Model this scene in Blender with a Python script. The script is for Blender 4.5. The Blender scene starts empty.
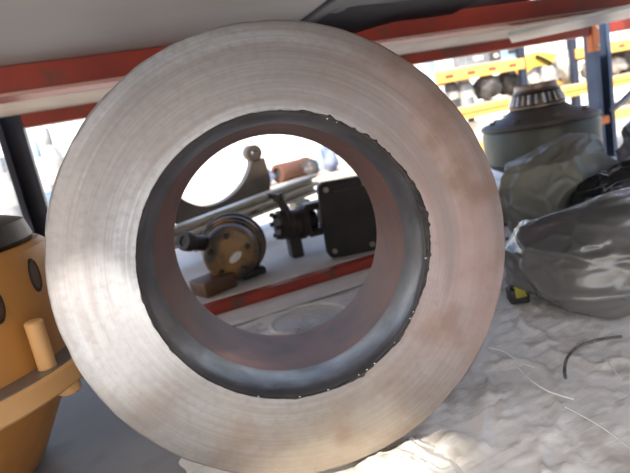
import bpy, bmesh, math, random
from mathutils import Vector, Matrix, noise
R = math.radians
scene = bpy.context.scene
COL = scene.collection
rnd = random.Random(7)

# ---------------------------------------------------------------- camera
CAM_H = 0.338                       # lens height above the shelf deck (z = 0)
YAW, PITCH, ROLL, FPX = R(20), R(-12), R(11), 520.0
FW = Vector((math.sin(YAW)*math.cos(PITCH), math.cos(YAW)*math.cos(PITCH), math.sin(PITCH)))
_rt = Vector((math.cos(YAW), -math.sin(YAW), 0)); _up = _rt.cross(FW)
UP = _up*math.cos(ROLL) + _rt*math.sin(ROLL)
RT = _rt*math.cos(ROLL) - _up*math.sin(ROLL)
EYE = Vector((0, 0, CAM_H))
cd = bpy.data.cameras.new('camera'); cam = bpy.data.objects.new('camera', cd); COL.objects.link(cam)
m = Matrix((RT, UP, -FW)).transposed().to_4x4(); m.translation = EYE
cam.matrix_world = m
cd.sensor_width = 36.0; cd.lens = FPX/630*36; cd.clip_start = 0.01; cd.clip_end = 300
cd.dof.use_dof = True; cd.dof.focus_distance = 0.46; cd.dof.aperture_fstop = 9.0
scene.camera = cam

# ---------------------------------------------------------------- light
SUN_DIR = Vector((0.50, 0.50, -0.72)).normalized()      # the way the sunlight travels
world = bpy.data.worlds.new('sky'); scene.world = world; world.use_nodes = True
wn = world.node_tree.nodes; wl = world.node_tree.links
sky = wn.new('ShaderNodeTexSky'); sky.sky_type = 'NISHITA'; sky.sun_disc = False
sky.sun_elevation = math.asin(-SUN_DIR.z); sky.sun_rotation = math.atan2(-SUN_DIR.x, -SUN_DIR.y)
sky.air_density = 1.0; sky.dust_density = 3.0; sky.ozone_density = 0.6
bg = wn['Background']; bg.inputs['Strength'].default_value = 0.75
wl.new(sky.outputs[0], bg.inputs['Color'])
sd = bpy.data.lights.new('sun', 'SUN'); sd.energy = 11.0; sd.angle = R(3.0); sd.color = (1.0, 0.93, 0.82)
sun = bpy.data.objects.new('sun', sd); COL.objects.link(sun)
sun.rotation_euler = SUN_DIR.to_track_quat('-Z', 'Y').to_euler(); sun.location = (-6, -6, 9)
vs = scene.view_settings
vs.view_transform = 'Standard'; vs.look = 'None'; vs.gamma = 1.0; vs.use_curve_mapping = False
vs.exposure = -0.70

# ---------------------------------------------------------------- helpers
def ray(px, py):
    return FW + RT*((px-315)/FPX) - UP*((py-236.5)/FPX)
def at(px, py, Y):
    d = ray(px, py); return EYE + d*(Y/d.y)
def atz(px, py, z):
    d = ray(px, py); return EYE + d*((z-CAM_H)/d.z)

MATS = {}
def mat(name, c1, c2=None, rough=0.5, metal=0.0, scale=20, bump=0.0, bscale=None, spec=None, detail=5,
        contrast=(0.35, 0.65), c3=None, c3scale=4, c3range=(0.55, 0.7), rough2=None, stretch=(1, 1, 1), alpha=None, coat=0):
    m = bpy.data.materials.new(name); m.use_nodes = True; MATS[name] = m
    n = m.node_tree.nodes; l = m.node_tree.links; p = n['Principled BSDF']
    p.inputs['Roughness'].default_value = rough; p.inputs['Metallic'].default_value = metal
    if spec is not None: p.inputs['Specular IOR Level'].default_value = spec
    if coat: p.inputs['Coat Weight'].default_value = coat; p.inputs['Coat Roughness'].default_value = 0.15
    tc = n.new('ShaderNodeTexCoord'); mp = n.new('ShaderNodeMapping'); mp.inputs['Scale'].default_value = stretch
    l.new(tc.outputs['Object'], mp.inputs[0])
    c2 = c2 or tuple(v*0.75 for v in c1)
    t = n.new('ShaderNodeTexNoise'); t.inputs['Scale'].default_value = scale; t.inputs['Detail'].default_value = detail
    l.new(mp.outputs[0], t.inputs['Vector'])
    r = n.new('ShaderNodeValToRGB'); e = r.color_ramp.elements
    e[0].position, e[1].position = contrast; e[0].color = (*c1, 1); e[1].color = (*c2, 1)
    l.new(t.outputs['Fac'], r.inputs[0]); out = r.outputs[0]
    if c3:
        t3 = n.new('ShaderNodeTexNoise'); t3.inputs['Scale'].default_value = c3scale; t3.inputs['Detail'].default_value = 6
        l.new(mp.outputs[0], t3.inputs['Vector'])
        r3 = n.new('ShaderNodeMapRange'); r3.inputs[1].default_value, r3.inputs[2].default_value = c3range
        l.new(t3.outputs['Fac'], r3.inputs[0])
        mx = n.new('ShaderNodeMixRGB'); l.new(r3.outputs[0], mx.inputs[0]); l.new(out, mx.inputs[1])
        mx.inputs[2].default_value = (*c3, 1); out = mx.outputs[0]
    l.new(out, p.inputs['Base Color'])
    if rough2 is not None:
        rr = n.new('ShaderNodeMapRange'); rr.inputs[1].default_value = 0.35; rr.inputs[2].default_value = 0.65
        rr.inputs[3].default_value = rough; rr.inputs[4].default_value = rough2
        l.new(t.outputs['Fac'], rr.inputs[0]); l.new(rr.outputs[0], p.inputs['Roughness'])
    if bump:
        tb = n.new('ShaderNodeTexNoise'); tb.inputs['Scale'].default_value = bscale or scale*3; tb.inputs['Detail'].default_value = 4
        l.new(mp.outputs[0], tb.inputs['Vector'])
        b = n.new('ShaderNodeBump'); b.inputs['Strength'].default_value = bump; b.inputs['Distance'].default_value = 0.004
        l.new(tb.outputs['Fac'], b.inputs['Height']); l.new(b.outputs[0], p.inputs['Normal'])
    if alpha is not None: p.inputs['Alpha'].default_value = alpha
    return m

def obj(name, bm, material, parent=None, smooth=35, loc=None, rot=None):
    if smooth:
        a = R(smooth)
        for f in bm.faces: f.smooth = True
        for e in bm.edges:
            if len(e.link_faces) == 2 and e.calc_face_angle(0) > a: e.smooth = False
    me = bpy.data.meshes.new(name); bm.to_mesh(me); bm.free()
    o = bpy.data.objects.new(name, me); COL.objects.link(o)
    me.materials.append(MATS[material])
    if parent: o.parent = parent
    if loc is not None: o.location = loc
    if rot is not None: o.rotation_euler = rot
    return o
def tag(o, label=None, cat=None, group=None, kind=None):
    if label: o['label'] = label
    if cat: o['category'] = cat
    if group: o['group'] = group
    if kind: o['kind'] = kind
    return o
def thing(name, label, cat, loc=(0, 0, 0), rot=(0, 0, 0), group=None):
    o = bpy.data.objects.new(name, None); COL.objects.link(o)
    o.empty_display_size = 0.05; o.location = loc; o.rotation_euler = rot
    return tag(o, label, cat, group)

def B(bm=None): return bm or bmesh.new()
def box(bm, c, s, rot=None, bevel=0.0, seg=1):
    r = bmesh.ops.create_cube(bm, size=1.0); vs_ = r['verts']
    bmesh.ops.scale(bm, vec=s, verts=vs_)
    if bevel:
        es = list({e for v in vs_ for e in v.link_edges})
        rb = bmesh.ops.bevel(bm, geom=es, offset=bevel, segments=seg, affect='EDGES', profile=0.5)
        vs_ = list({v for f in rb['faces'] for v in f.verts} | {v for v in vs_ if v.is_valid})
    M = (rot.to_matrix().to_4x4() if hasattr(rot, 'to_matrix') else Matrix.Identity(4)) if rot is not None else Matrix.Identity(4)
    M = Matrix.Translation(c) @ M
    bmesh.ops.transform(bm, matrix=M, verts=vs_)
    return bm
from mathutils import Euler
def E_(x=0, y=0, z=0): return Euler((R(x), R(y), R(z)))
def lathe(bm, prof, segs=48, M=None, jitter=None, a0=0.0, a1=None, close=False):
    """prof: list of (r, z); revolves about local z"""
    full = a1 is None; rings = []
    n = segs if full else segs+1
    for i in range(n):
        a = a0 + (2*math.pi if full else (a1-a0))*i/segs
        ring = []
        for j, (r, z) in enumerate(prof):
            rr = r + (jitter(a, j) if jitter else 0)
            v = Vector((rr*math.cos(a), rr*math.sin(a), z))
            ring.append(bm.verts.new(M @ v if M else v))
        rings.append(ring)
    k = len(prof)
    for i in range(n if full else n-1):
        A, Bq = rings[i], rings[(i+1) % n]
        for j in range(k if close else k-1):
            jj = (j+1) % k
            try: bm.faces.new((A[j], Bq[j], Bq[jj], A[jj]))
            except ValueError: pass
    bmesh.ops.remove_doubles(bm, verts=[v for r_ in rings for v in r_], dist=1e-6)
    bmesh.ops.recalc_face_normals(bm, faces=bm.faces[:])
    return bm
def cyl(bm, p0, p1, r, segs=24, bevel=0.0, r2=None):
    p0, p1 = Vector(p0), Vector(p1); d = p1-p0; L = d.length
    M = Matrix.Translation(p0) @ d.to_track_quat('Z', 'Y').to_matrix().to_4x4()
    r2 = r if r2 is None else r2; b = bevel
    prof = [(0, 0), (r-b, 0), (r, b), (r2, L-b), (r2-b, L), (0, L)] if b else [(0, 0), (r, 0), (r2, L), (0, L)]
    return lathe(bm, prof, segs, M)
def tube(bm, pts, r, segs=8):
    pts = [Vector(p) for p in pts]; rings = []
    for i, p in enumerate(pts):
        t = (pts[min(i+1, len(pts)-1)] - pts[max(i-1, 0)]).normalized()
        q = t.to_track_quat('Z', 'Y')
        rr = r(i/(len(pts)-1)) if callable(r) else r
        rings.append([bm.verts.new(p + q @ Vector((rr*math.cos(2*math.pi*k/segs), rr*math.sin(2*math.pi*k/segs), 0))) for k in range(segs)])
    for a, b in zip(rings, rings[1:]):
        for k in range(segs): bm.faces.new((a[k], a[(k+1) % segs], b[(k+1) % segs], b[k]))
    bm.faces.new(rings[0][::-1]); bm.faces.new(rings[-1])
    bmesh.ops.recalc_face_normals(bm, faces=bm.faces[:])
    return bm
def prism(bm, poly, z0, z1, M=None):
    a = [bm.verts.new((M @ Vector((x, y, z0))) if M else (x, y, z0)) for x, y in poly]
    b = [bm.verts.new((M @ Vector((x, y, z1))) if M else (x, y, z1)) for x, y in poly]
    n = len(poly); bm.faces.new(a[::-1]); bm.faces.new(b)
    for i in range(n): bm.faces.new((a[i], a[(i+1) % n], b[(i+1) % n], b[i]))
    bmesh.ops.recalc_face_normals(bm, faces=bm.faces[:])
    return bm
def spline(ctrl, n=24):
    out = []; c = [Vector(p) for p in ctrl]; c = [c[0]*2-c[1]] + c + [c[-1]*2-c[-2]]
    for i in range(1, len(c)-2):
        for k in range(n):
            t = k/n; p0, p1, p2, p3 = c[i-1:i+3]
            out.append(0.5*((2*p1) + (p2-p0)*t + (2*p0-5*p1+4*p2-p3)*t*t + (3*p1-p0-3*p2+p3)*t**3))
    out.append(c[-2]); return out
def fbm(p, o=4):
    return noise.fractal(Vector(p), 1.0, 2.0, o)

# ---------------------------------------------------------------- materials
mat('red_paint', (0.36, 0.045, 0.022), (0.27, 0.035, 0.02), rough=0.42, scale=9, c3=(0.16, 0.06, 0.04), c3range=(0.62, 0.72), c3scale=14)
mat('orange_paint', (0.80, 0.24, 0.05), (0.70, 0.20, 0.05), rough=0.45, scale=9)
mat('yellow_beam', (0.86, 0.50, 0.12), (0.78, 0.42, 0.10), rough=0.5, scale=7)
mat('blue_paint', (0.07, 0.105, 0.18), (0.05, 0.075, 0.13), rough=0.45, scale=12, c3=(0.2, 0.22, 0.26), c3range=(0.6, 0.75), c3scale=9)
mat('dark_blue', (0.018, 0.024, 0.05), (0.012, 0.016, 0.03), rough=0.5, scale=12)
mat('deck_grey', (0.33, 0.32, 0.30), (0.26, 0.25, 0.24), rough=0.55, metal=0.3, scale=5, c3=(0.18, 0.16, 0.14), c3range=(0.55, 0.75), c3scale=8)
mat('deck_dusty', (0.66, 0.64, 0.61), (0.56, 0.54, 0.51), rough=0.7, scale=6, c3=(0.42, 0.38, 0.34), c3range=(0.56, 0.75), c3scale=9)
mat('deck_under', (0.42, 0.42, 0.41), (0.34, 0.33, 0.32), rough=0.55, metal=0.2, scale=3)
mat('deck_dark', (0.05, 0.05, 0.055), (0.035, 0.035, 0.04), rough=0.5, scale=6)
mat('black_rubber', (0.012, 0.012, 0.013), (0.02, 0.02, 0.02), rough=0.55, scale=30)
mat('dusty_rubber', (0.06, 0.052, 0.045), (0.2, 0.18, 0.16), rough=0.8, scale=60)
mat('galvanised', (0.50, 0.53, 0.55), (0.40, 0.43, 0.45), rough=0.4, metal=0.5, scale=16)
mat('pale_board', (0.62, 0.52, 0.42), (0.5, 0.42, 0.34), rough=0.6, scale=8)
mat('pale_pink', (0.72, 0.45, 0.38), (0.6, 0.33, 0.27), rough=0.5, scale=10)
mat('silver_edge', (0.82, 0.80, 0.76), (0.72, 0.70, 0.66), rough=0.5, metal=0.0, scale=20)
mat('casting_orange', (0.58, 0.27, 0.065), (0.50, 0.21, 0.05), rough=0.45, scale=6, c3=(0.30, 0.12, 0.04), c3range=(0.6, 0.8), c3scale=7, bump=0.05)
mat('machined_grey', (0.27, 0.24, 0.21), (0.20, 0.18, 0.16), rough=0.4, metal=0.4, scale=30)
mat('peg_tan', (0.74, 0.43, 0.18), (0.66, 0.36, 0.14), rough=0.45, scale=12)
mat('black_iron', (0.030, 0.026, 0.024), (0.055, 0.042, 0.035), rough=0.5, metal=0.3, scale=18, bump=0.15, bscale=60)
mat('hub_grey', (0.12, 0.125, 0.105), (0.07, 0.07, 0.062), rough=0.45, metal=0.4, scale=9, bump=0.05)
mat('bearing_steel', (0.26, 0.20, 0.17), (0.18, 0.14, 0.12), rough=0.34, metal=0.9, scale=20)
mat('cage_dark', (0.07, 0.055, 0.05), (0.045, 0.035, 0.03), rough=0.4, metal=0.6, scale=20)
mat('roller_steel', (0.75, 0.72, 0.68), (0.65, 0.62, 0.58), rough=0.22, metal=0.9, scale=30)
mat('bag_black', (0.105, 0.104, 0.104), (0.155, 0.15, 0.145), rough=0.17, rough2=0.30, scale=4, bump=0.12, bscale=34, spec=0.7)
mat('bag_dusty', (0.24, 0.235, 0.20), (0.15, 0.145, 0.125), rough=0.40, rough2=0.55, scale=5, bump=0.15, bscale=40, spec=0.5)
mat('bag_dark', (0.020, 0.020, 0.020), (0.03, 0.03, 0.03), rough=0.22, scale=4, bump=0.15, bscale=34, spec=0.6)
mat('yellow_plastic', (0.38, 0.34, 0.03), (0.22, 0.20, 0.03), rough=0.4, scale=12)
mat('sheet_white', (0.80, 0.77, 0.72), (0.66, 0.62, 0.56), rough=0.4, scale=14, bump=0.25, bscale=60)
mat('strand_white', (0.82, 0.80, 0.76), (0.7, 0.68, 0.65), rough=0.4, scale=30)
mat('pump_brown', (0.26, 0.14, 0.045), (0.06, 0.04, 0.026), rough=0.42, scale=13, c3=(0.035, 0.028, 0.022), c3range=(0.46, 0.58), c3scale=16, bump=0.15, bscale=50)
mat('pump_plate', (0.62, 0.60, 0.58), (0.5, 0.48, 0.46), rough=0.35, metal=0.5, scale=30)
mat('pump_dark', (0.05, 0.038, 0.03), (0.025, 0.02, 0.018), rough=0.45, metal=0.3, scale=16, bump=0.15, bscale=60)
mat('brown_block', (0.13, 0.06, 0.022), (0.07, 0.035, 0.016), rough=0.5, scale=14)
mat('box_black', (0.013, 0.010, 0.009), (0.022, 0.017, 0.014), spec=0.3, rough=0.5, scale=14, bump=0.08)
mat('channel_steel', (0.66, 0.60, 0.50), (0.56, 0.50, 0.41), rough=0.45, metal=0.35, scale=14, c3=(0.24, 0.19, 0.14), c3range=(0.58, 0.72), c3scale=9)
mat('yoke_iron', (0.085, 0.068, 0.055), (0.05, 0.04, 0.032), rough=0.5, metal=0.3, scale=12, bump=0.1)
mat('yard_ground', (0.66, 0.61, 0.54), (0.56, 0.51, 0.44), rough=0.9, scale=1.5, detail=8, c3=(0.4, 0.36, 0.31), c3range=(0.6, 0.75), c3scale=0.8)
mat('white_sheet_wall', (0.78, 0.78, 0.76), (0.70, 0.71, 0.70), rough=0.6, scale=2)
mat('blocker_grey', (0.34, 0.33, 0.32), (0.28, 0.27, 0.26), rough=0.8, scale=3)
mat('rust_brown', (0.15, 0.065, 0.04), (0.09, 0.045, 0.03), rough=0.7, scale=10)
mat('cloth_blue', (0.05, 0.09, 0.24), (0.32, 0.36, 0.45), rough=0.8, scale=9)
mat('white_plastic', (0.78, 0.78, 0.76), (0.68, 0.68, 0.68), rough=0.5, scale=8)
mat('light_blue', (0.30, 0.44, 0.60), (0.22, 0.34, 0.5), rough=0.5, scale=8)
mat('grey_metal', (0.34, 0.35, 0.36), (0.22, 0.23, 0.24), rough=0.45, metal=0.5, scale=10)
mat('dark_metal', (0.06, 0.055, 0.055), (0.10, 0.09, 0.085), rough=0.5, metal=0.4, scale=10)
mat('pale_crate', (0.66, 0.64, 0.55), (0.58, 0.56, 0.48), rough=0.6, scale=10)
mat('silver_cast', (0.56, 0.53, 0.48), (0.36, 0.33, 0.29), rough=0.5, metal=0.4, scale=9, bump=0.2, bscale=30)
mat('bright_yellow', (0.82, 0.60, 0.10), (0.74, 0.52, 0.08), rough=0.5, scale=8)
mat('red_dark', (0.30, 0.05, 0.04), (0.22, 0.04, 0.03), rough=0.6, scale=8)
mat('bore_rust', (0.20, 0.088, 0.068), (0.13, 0.062, 0.05), rough=0.5, metal=0.15, scale=22, c3=(0.24, 0.10, 0.075), c3range=(0.5, 0.7), c3scale=14, bump=0.08, bscale=90)
mat('bore_grey', (0.20, 0.205, 0.225), (0.13, 0.13, 0.14), rough=0.33, rough2=0.42, metal=0.7, scale=26, bump=0.08, bscale=120)
mat('edge_black', (0.016, 0.015, 0.015), (0.05, 0.045, 0.042), rough=0.5, metal=0.3, scale=60, bump=0.4, bscale=200)
mat('glint_steel', (0.85, 0.85, 0.86), (0.7, 0.7, 0.72), rough=0.2, metal=1.0, scale=60)

def clear_film():
    m = bpy.data.materials.new('clear_film'); m.use_nodes = True; MATS['clear_film'] = m
    n = m.node_tree.nodes; l = m.node_tree.links
    p = n['Principled BSDF']; p.inputs['Base Color'].default_value = (0.72, 0.70, 0.67, 1)
    p.inputs['Roughness'].default_value = 0.25
    t = n.new('ShaderNodeTexNoise'); t.inputs['Scale'].default_value = 25
    r = n.new('ShaderNodeMapRange'); r.inputs[3].default_value = 0.25; r.inputs[4].default_value = 0.6
    l.new(t.outputs['Fac'], r.inputs[0]); l.new(r.outputs[0], p.inputs['Alpha'])
clear_film()
def dusty_sheet():
    m = bpy.data.materials.new('sheet_dusty'); m.use_nodes = True; MATS['sheet_dusty'] = m
    n = m.node_tree.nodes; l = m.node_tree.links; p = n['Principled BSDF']
    tc = n.new('ShaderNodeTexCoord')
    def nz(sc, det, stretch=(1, 1, 1), rot=0, dist=0):
        mp = n.new('ShaderNodeMapping'); mp.inputs['Scale'].default_value = stretch; mp.inputs['Rotation'].default_value = (0, 0, rot)
        l.new(tc.outputs['Object'], mp.inputs[0])
        t = n.new('ShaderNodeTexNoise'); t.inputs['Scale'].default_value = sc; t.inputs['Detail'].default_value = det; t.inputs['Distortion'].default_value = dist
        l.new(mp.outputs[0], t.inputs['Vector']); return t.outputs['Fac']
    def mix(v, a, b, c1, c2, amt=1.0):
        r = n.new('ShaderNodeMapRange'); l.new(v, r.inputs[0]); r.inputs[1].default_value = a; r.inputs[2].default_value = b; r.inputs[4].default_value = amt
        x = n.new('ShaderNodeMixRGB'); l.new(r.outputs[0], x.inputs[0])
        for i, c in ((1, c1), (2, c2)):
            if isinstance(c, tuple): x.inputs[i].default_value = (*c, 1)
            else: l.new(c, x.inputs[i])
        return x.outputs[0]
    st1 = nz(12, 10, (1, 3.0, 1), R(-38), .9); st2 = nz(26, 9, (1, 4.0, 1), R(-30), .7)
    c = mix(nz(9, 8), .38, .62, (.92, .89, .84), (.74, .71, .66))
    c = mix(st1, .52, .66, c, (.50, .46, .41), .7)
    c = mix(st2, .56, .70, c, (.97, .95, .92), .9)
    c = mix(nz(6, 9, dist=.5), .56, .68, c, (.30, .24, .18), .8)
    l.new(c, p.inputs['Base Color']); p.inputs['Roughness'].default_value = .5
    b = n.new('ShaderNodeBump'); b.inputs['Strength'].default_value = .35; b.inputs['Distance'].default_value = .002
    ad = n.new('ShaderNodeMath'); ad.operation = 'ADD'; l.new(st1, ad.inputs[0]); l.new(st2, ad.inputs[1])
    l.new(ad.outputs[0], b.inputs['Height']); l.new(b.outputs[0], p.inputs['Normal'])
dusty_sheet()

def ring_face_material():
    m = bpy.data.materials.new('turned_steel'); m.use_nodes = True; MATS['turned_steel'] = m
    n = m.node_tree.nodes; l = m.node_tree.links; p = n['Principled BSDF']
    tc = n.new('ShaderNodeTexCoord'); sp = n.new('ShaderNodeSeparateXYZ'); l.new(tc.outputs['Object'], sp.inputs[0])
    def M2(op, a, b=None):
        x = n.new('ShaderNodeMath'); x.operation = op
        for i, v in enumerate((a, b)):
            if v is None: continue
            if isinstance(v, (int, float)): x.inputs[i].default_value = v
            else: l.new(v, x.inputs[i])
        return x.outputs[0]
    X, Y = sp.outputs[0], sp.outputs[1]
    r = M2('SQRT', M2('ADD', M2('MULTIPLY', X, X), M2('MULTIPLY', Y, Y)))
    def rings(rs, xs, sc=1.0, detail=3):
        cv = n.new('ShaderNodeCombineXYZ'); l.new(M2('MULTIPLY', r, rs), cv.inputs[0])
        l.new(M2('MULTIPLY', X, xs), cv.inputs[1]); l.new(M2('MULTIPLY', Y, xs), cv.inputs[2])
        t = n.new('ShaderNodeTexNoise'); t.inputs['Scale'].default_value = sc; t.inputs['Detail'].default_value = detail
        l.new(cv.outputs[0], t.inputs['Vector']); return t.outputs['Fac']
    def mr(v, a, b, c=0.0, d=1.0):
        x = n.new('ShaderNodeMapRange'); l.new(v, x.inputs[0])
        for i, q in enumerate((a, b, c, d)): x.inputs[i+1].default_value = q
        return x.outputs[0]
    def mix(f, a, b):
        x = n.new('ShaderNodeMixRGB')
        for i, v in enumerate((f, a, b)):
            if isinstance(v, tuple): x.inputs[i].default_value = (*v, 1)
            else: l.new(v, x.inputs[i])
        return x.outputs[0]
    def nz(sc, det=6):
        t = n.new('ShaderNodeTexNoise'); t.inputs['Scale'].default_value = sc; t.inputs['Detail'].default_value = det
        l.new(tc.outputs['Object'], t.inputs['Vector']); return t.outputs['Fac']
    fine = rings(420, 5); broad = rings(90, 6)
    c = mix(mr(fine, 0.35, 0.65), (0.46, 0.48, 0.53), (0.37, 0.38, 0.41))
    c = mix(mr(broad, 0.55, 0.70, 0, 0.3), c, (0.27, 0.25, 0.245))
    c = mix(mr(nz(7), 0.45, 0.70, 0, 0.5), c, (0.29, 0.275, 0.27)); c = mix(mr(nz(140, 4), 0.45, 0.68, 0, 0.5), c, (0.29, 0.285, 0.29))
    # rust film on the right-hand side, tan oil film along the bottom
    n1 = nz(9); n2 = nz(26)
    rust = mr(M2('ADD', X, M2('MULTIPLY', M2('SUBTRACT', n1, 0.5), 0.22)), 0.03, 0.17, 0, 0.85)
    c = mix(rust, c, mix(mr(n2, 0.35, 0.65), (0.40, 0.27, 0.235), (0.45, 0.33, 0.295)))
    oil = mr(M2('ADD', Y, M2('MULTIPLY', M2('SUBTRACT', n1, 0.5), 0.16)), 0.08, 0.19, 0, 0.8)
    c = mix(oil, c, mix(mr(n2, 0.35, 0.65), (0.34, 0.265, 0.185), (0.40, 0.34, 0.26)))
    arc = rings(34, 3, 1.0, 2); c = mix(mr(arc, 0.50, 0.62, 0, 0.55), c, (0.24, 0.215, 0.21)); c = mix(M2('MULTIPLY', mr(nz(16, 8), 0.52, 0.66, 0, 0.9), M2('MAXIMUM', rust, oil)), c, (0.28, 0.19, 0.15)); c = mix(mr(nz(90), 0.60, 0.75, 0, 0.25), c, (0.25, 0.2, 0.18))
    l.new(c, p.inputs['Base Color'])
    p.inputs['Metallic'].default_value = 0.62
    l.new(M2('ADD', mr(fine, 0.3, 0.7, 0.34, 0.46), M2('MULTIPLY', M2('ADD', rust, oil), 0.12)), p.inputs['Roughness'])
    p.inputs['Anisotropic'].default_value = 0.7
    tg = n.new('ShaderNodeTangent'); tg.direction_type = 'RADIAL'; tg.axis = 'Z'; l.new(tg.outputs[0], p.inputs['Tangent'])
    b = n.new('ShaderNodeBump'); b.inputs['Strength'].default_value = 0.10; b.inputs['Distance'].default_value = 0.001
    l.new(M2('ADD', fine, M2('MULTIPLY', broad, 2.0)), b.inputs['Height']); l.new(b.outputs[0], p.inputs['Normal'])
ring_face_material()

# ================================================================ SETTING
GZ = -0.95
bm = B(); bmesh.ops.create_grid(bm, x_segments=4, y_segments=4, size=120)
tag(obj('ground', bm, 'yard_ground', loc=(0, 40, GZ)), 'pale sunlit yard ground behind the racks', kind='structure')
# ribbed pale wall at the far side of the yard
bm = B(); xs = []
x = -14.0; k = 0
while x < 34:
    xs += [(x, 0.0), (x+0.16, 0.0), (x+0.20, -0.05), (x+0.28, -0.05)]; x += 0.32
top = [bm.verts.new((a, b, 3.4)) for a, b in xs]; bot = [bm.verts.new((a, b, 0)) for a, b in xs]
for i in range(len(xs)-1): bm.faces.new((bot[i], bot[i+1], top[i+1], top[i]))
tag(obj('wall_back', bm, 'white_sheet_wall', smooth=0, loc=(0, 15, GZ)), 'white ribbed sheet metal wall across the bright yard', kind='structure')

bm = B(); box(bm, (3.6, -2.8, 1.05), (6.4, .15, 2.1), bevel=.01)  # wall added out of view behind the lens to block sky light
tag(obj('sky_blocker_wall', bm, 'blocker_grey', loc=(0, 0, GZ)), 'added unseen grey wall behind the camera, blocking sky light', kind='structure')

# ================================================================ OUR RACK
YA, YB = 1.02, 1.40                 # planes of the nearer and the farther beams
XF, XL, XR = -0.42, -0.178, 1.715    # post lines: nearer left, farther left, right
ZU0, ZU1 = 0.478, 0.526             # upper beams, bottom and top
ZR = 0.026                          # the farther shelf lies a little higher
rack = thing('pallet_rack', 'red and blue pallet rack whose shelf carries the steel ring', 'rack', (0, 0, 0))
def beam_profile(h, d, step=0.012):
    # box beam with a step along its top rear edge
    return [(0, 0), (d, 0), (d, h-step), (d*0.62, h-step), (d*0.62, h), (0, h)]
def beam(name, y, z0, h, d, m_, x0=XF+.04, x1=XR-.04, parent=rack, step=.012):
    bm = B()
    M = Matrix(((0, 0, 1, 0), (1, 0, 0, y), (0, 1, 0, z0), (0, 0, 0, 1)))
    prism(bm, beam_profile(h, d, step), x0, x1, M)
    bmesh.ops.bevel(bm, geom=bm.edges[:], offset=0.002, segments=2, affect='EDGES')
    return obj(name, bm, m_, parent)
bA = beam('beam', YA, ZU0, ZU1-ZU0, 0.04, 'red_paint')
bB = beam('beam', YB, 0.456, 0.05, 0.04, 'red_paint', XL+.03)
bC = beam('beam', YA, ZR-.080, 0.080, 0.045, 'red_paint', step=.004)
beam('beam', YB, 0.456, 0.05, 0.04, 'red_paint', XR+.04, XR+1.3)
bD = beam('beam', YB, ZR-.080, 0.058, 0.04, 'red_paint', XL+.03)
beam('beam', -0.22, -0.062, 0.058, 0.04, 'red_paint'); beam('beam', -0.22, ZU0, ZU1-ZU0, 0.04, 'red_paint')
bm = B(); box(bm, ((XF+XR)/2, YA-.0015, ZU0+.003), (XR-XF-.1, .004, .005), bevel=.001); obj('edge_strip', bm, 'pale_pink', bA)
def post(x, y, z1=1.9, m_='blue_paint', w=.075):
    d, t = 0.048, 0.004
    bm = B(); l_ = w*.24
    poly = [(-w/2, 0), (-w/2+l_, 0), (-w/2+l_, t), (-w/2+t, t), (-w/2+t, d-t), (w/2-t, d-t), (w/2-t, t), (w/2-l_, t), (w/2-l_, 0), (w/2, 0), (w/2, d), (-w/2, d)]
    prism(bm, poly, GZ, z1)
    return obj('post', bm, m_, rack, loc=(x, y, 0))
for x_ in (XF, XR):
    for y_ in (-0.22, YA): post(x_, y_, z1=.526 if y_ < 0 else 1.9)
post(XL, YB, m_='dark_blue', w=.056); pR = post(XR, YB)
# hole strip down the face of the right rear post
bm = B(); box(bm, (0.0, .040, .20), (.030, .004, 1.0), bevel=.001); ws = obj('web_strip', bm, 'galvanised', pR)
for z_ in (-.2, -.1, 0.02, .12, .22, .32, .42, .52):
    bm = B(); box(bm, (0.0, .0372, z_), (.012, .003, .03), bevel=.001); obj('slot', bm, 'black_rubber', ws)
# beam-end connectors
for x_, y_, s_, zc in ((XF, YA, 1, ZU0-.022), (XR, YA, -1, ZU0-.022), (XR, YB, -1, .447), (XF, YA, 1, -.065), (XR, YA, -1, -.065), (XR, YB, -1, -.065)):
    bm = B()
    box(bm, (x_+s_*.038, y_-.003, zc), (.032, .008, .095), bevel=.002)
    box(bm, (x_+s_*.0515, y_+.008, zc), (.005, .028, .095), bevel=.002)
    c_ = obj('connector', bm, 'orange_paint', rack)
    for z_ in (zc-.03, zc+.028):
        bm = B(); cyl(bm, (x_+s_*.032, y_-.011, z_), (x_+s_*.032, y_-.004, z_), .005, 8); obj('bolt', bm, 'galvanised', c_)
bm = B(); box(bm, (XR-.02, YB+.01, .155), (.05, .03, .03), bevel=.004); obj('base_block', bm, 'orange_paint', pR, loc=(-XR, -YB, 0))
# diagonal braces of the right side frame
for a, b in (((XR, YB-.02, .185), (XR, YA+.05, .40)), ((XR, YA+.05, .40), (XR, YB-.02, .80))):
    bm = B(); a, b = Vector(a), Vector(b); d = b-a
    box(bm, (a+b)/2, (.012, .03, d.length), rot=d.to_track_quat('Z', 'X').to_euler(), bevel=.002); obj('brace', bm, 'blue_paint', rack)
# shelf deck panels: nearer shelf (top at z = 0) and farther shelf (top at ZR)
px0, px1 = XF+.045, XR-.045
n_ = 3; w_ = (px1-px0)/n_
for i in range(n_):
    bm = B(); box(bm, (px0+w_*(i+.5), (YA-.004-.18)/2, -.010), (w_-.004, YA-.004+.18, .020), bevel=.003)
    obj('shelf_panel', bm, 'deck_grey', rack)
y1_ = 1.84
bm = B(); box(bm, ((px0+px1)/2-.25, (YA+.03+y1_)/2, ZR-.010), (px1-px0-.5, y1_-YA-.03, .020), bevel=.003); obj('shelf_panel', bm, 'deck_dusty', rack)
bm = B(); box(bm, (px1-.248, (YA+.03+y1_)/2, ZR-.010), (.49, y1_-YA-.03, .020), bevel=.003); obj('shelf_panel', bm, 'deck_dusty', rack)
bm = B(); box(bm, ((px0+px1)/2, YA-.045, .003), (px1-px0, .082, .006), bevel=.002); obj('edge_strip', bm, 'silver_edge', bC)
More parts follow.
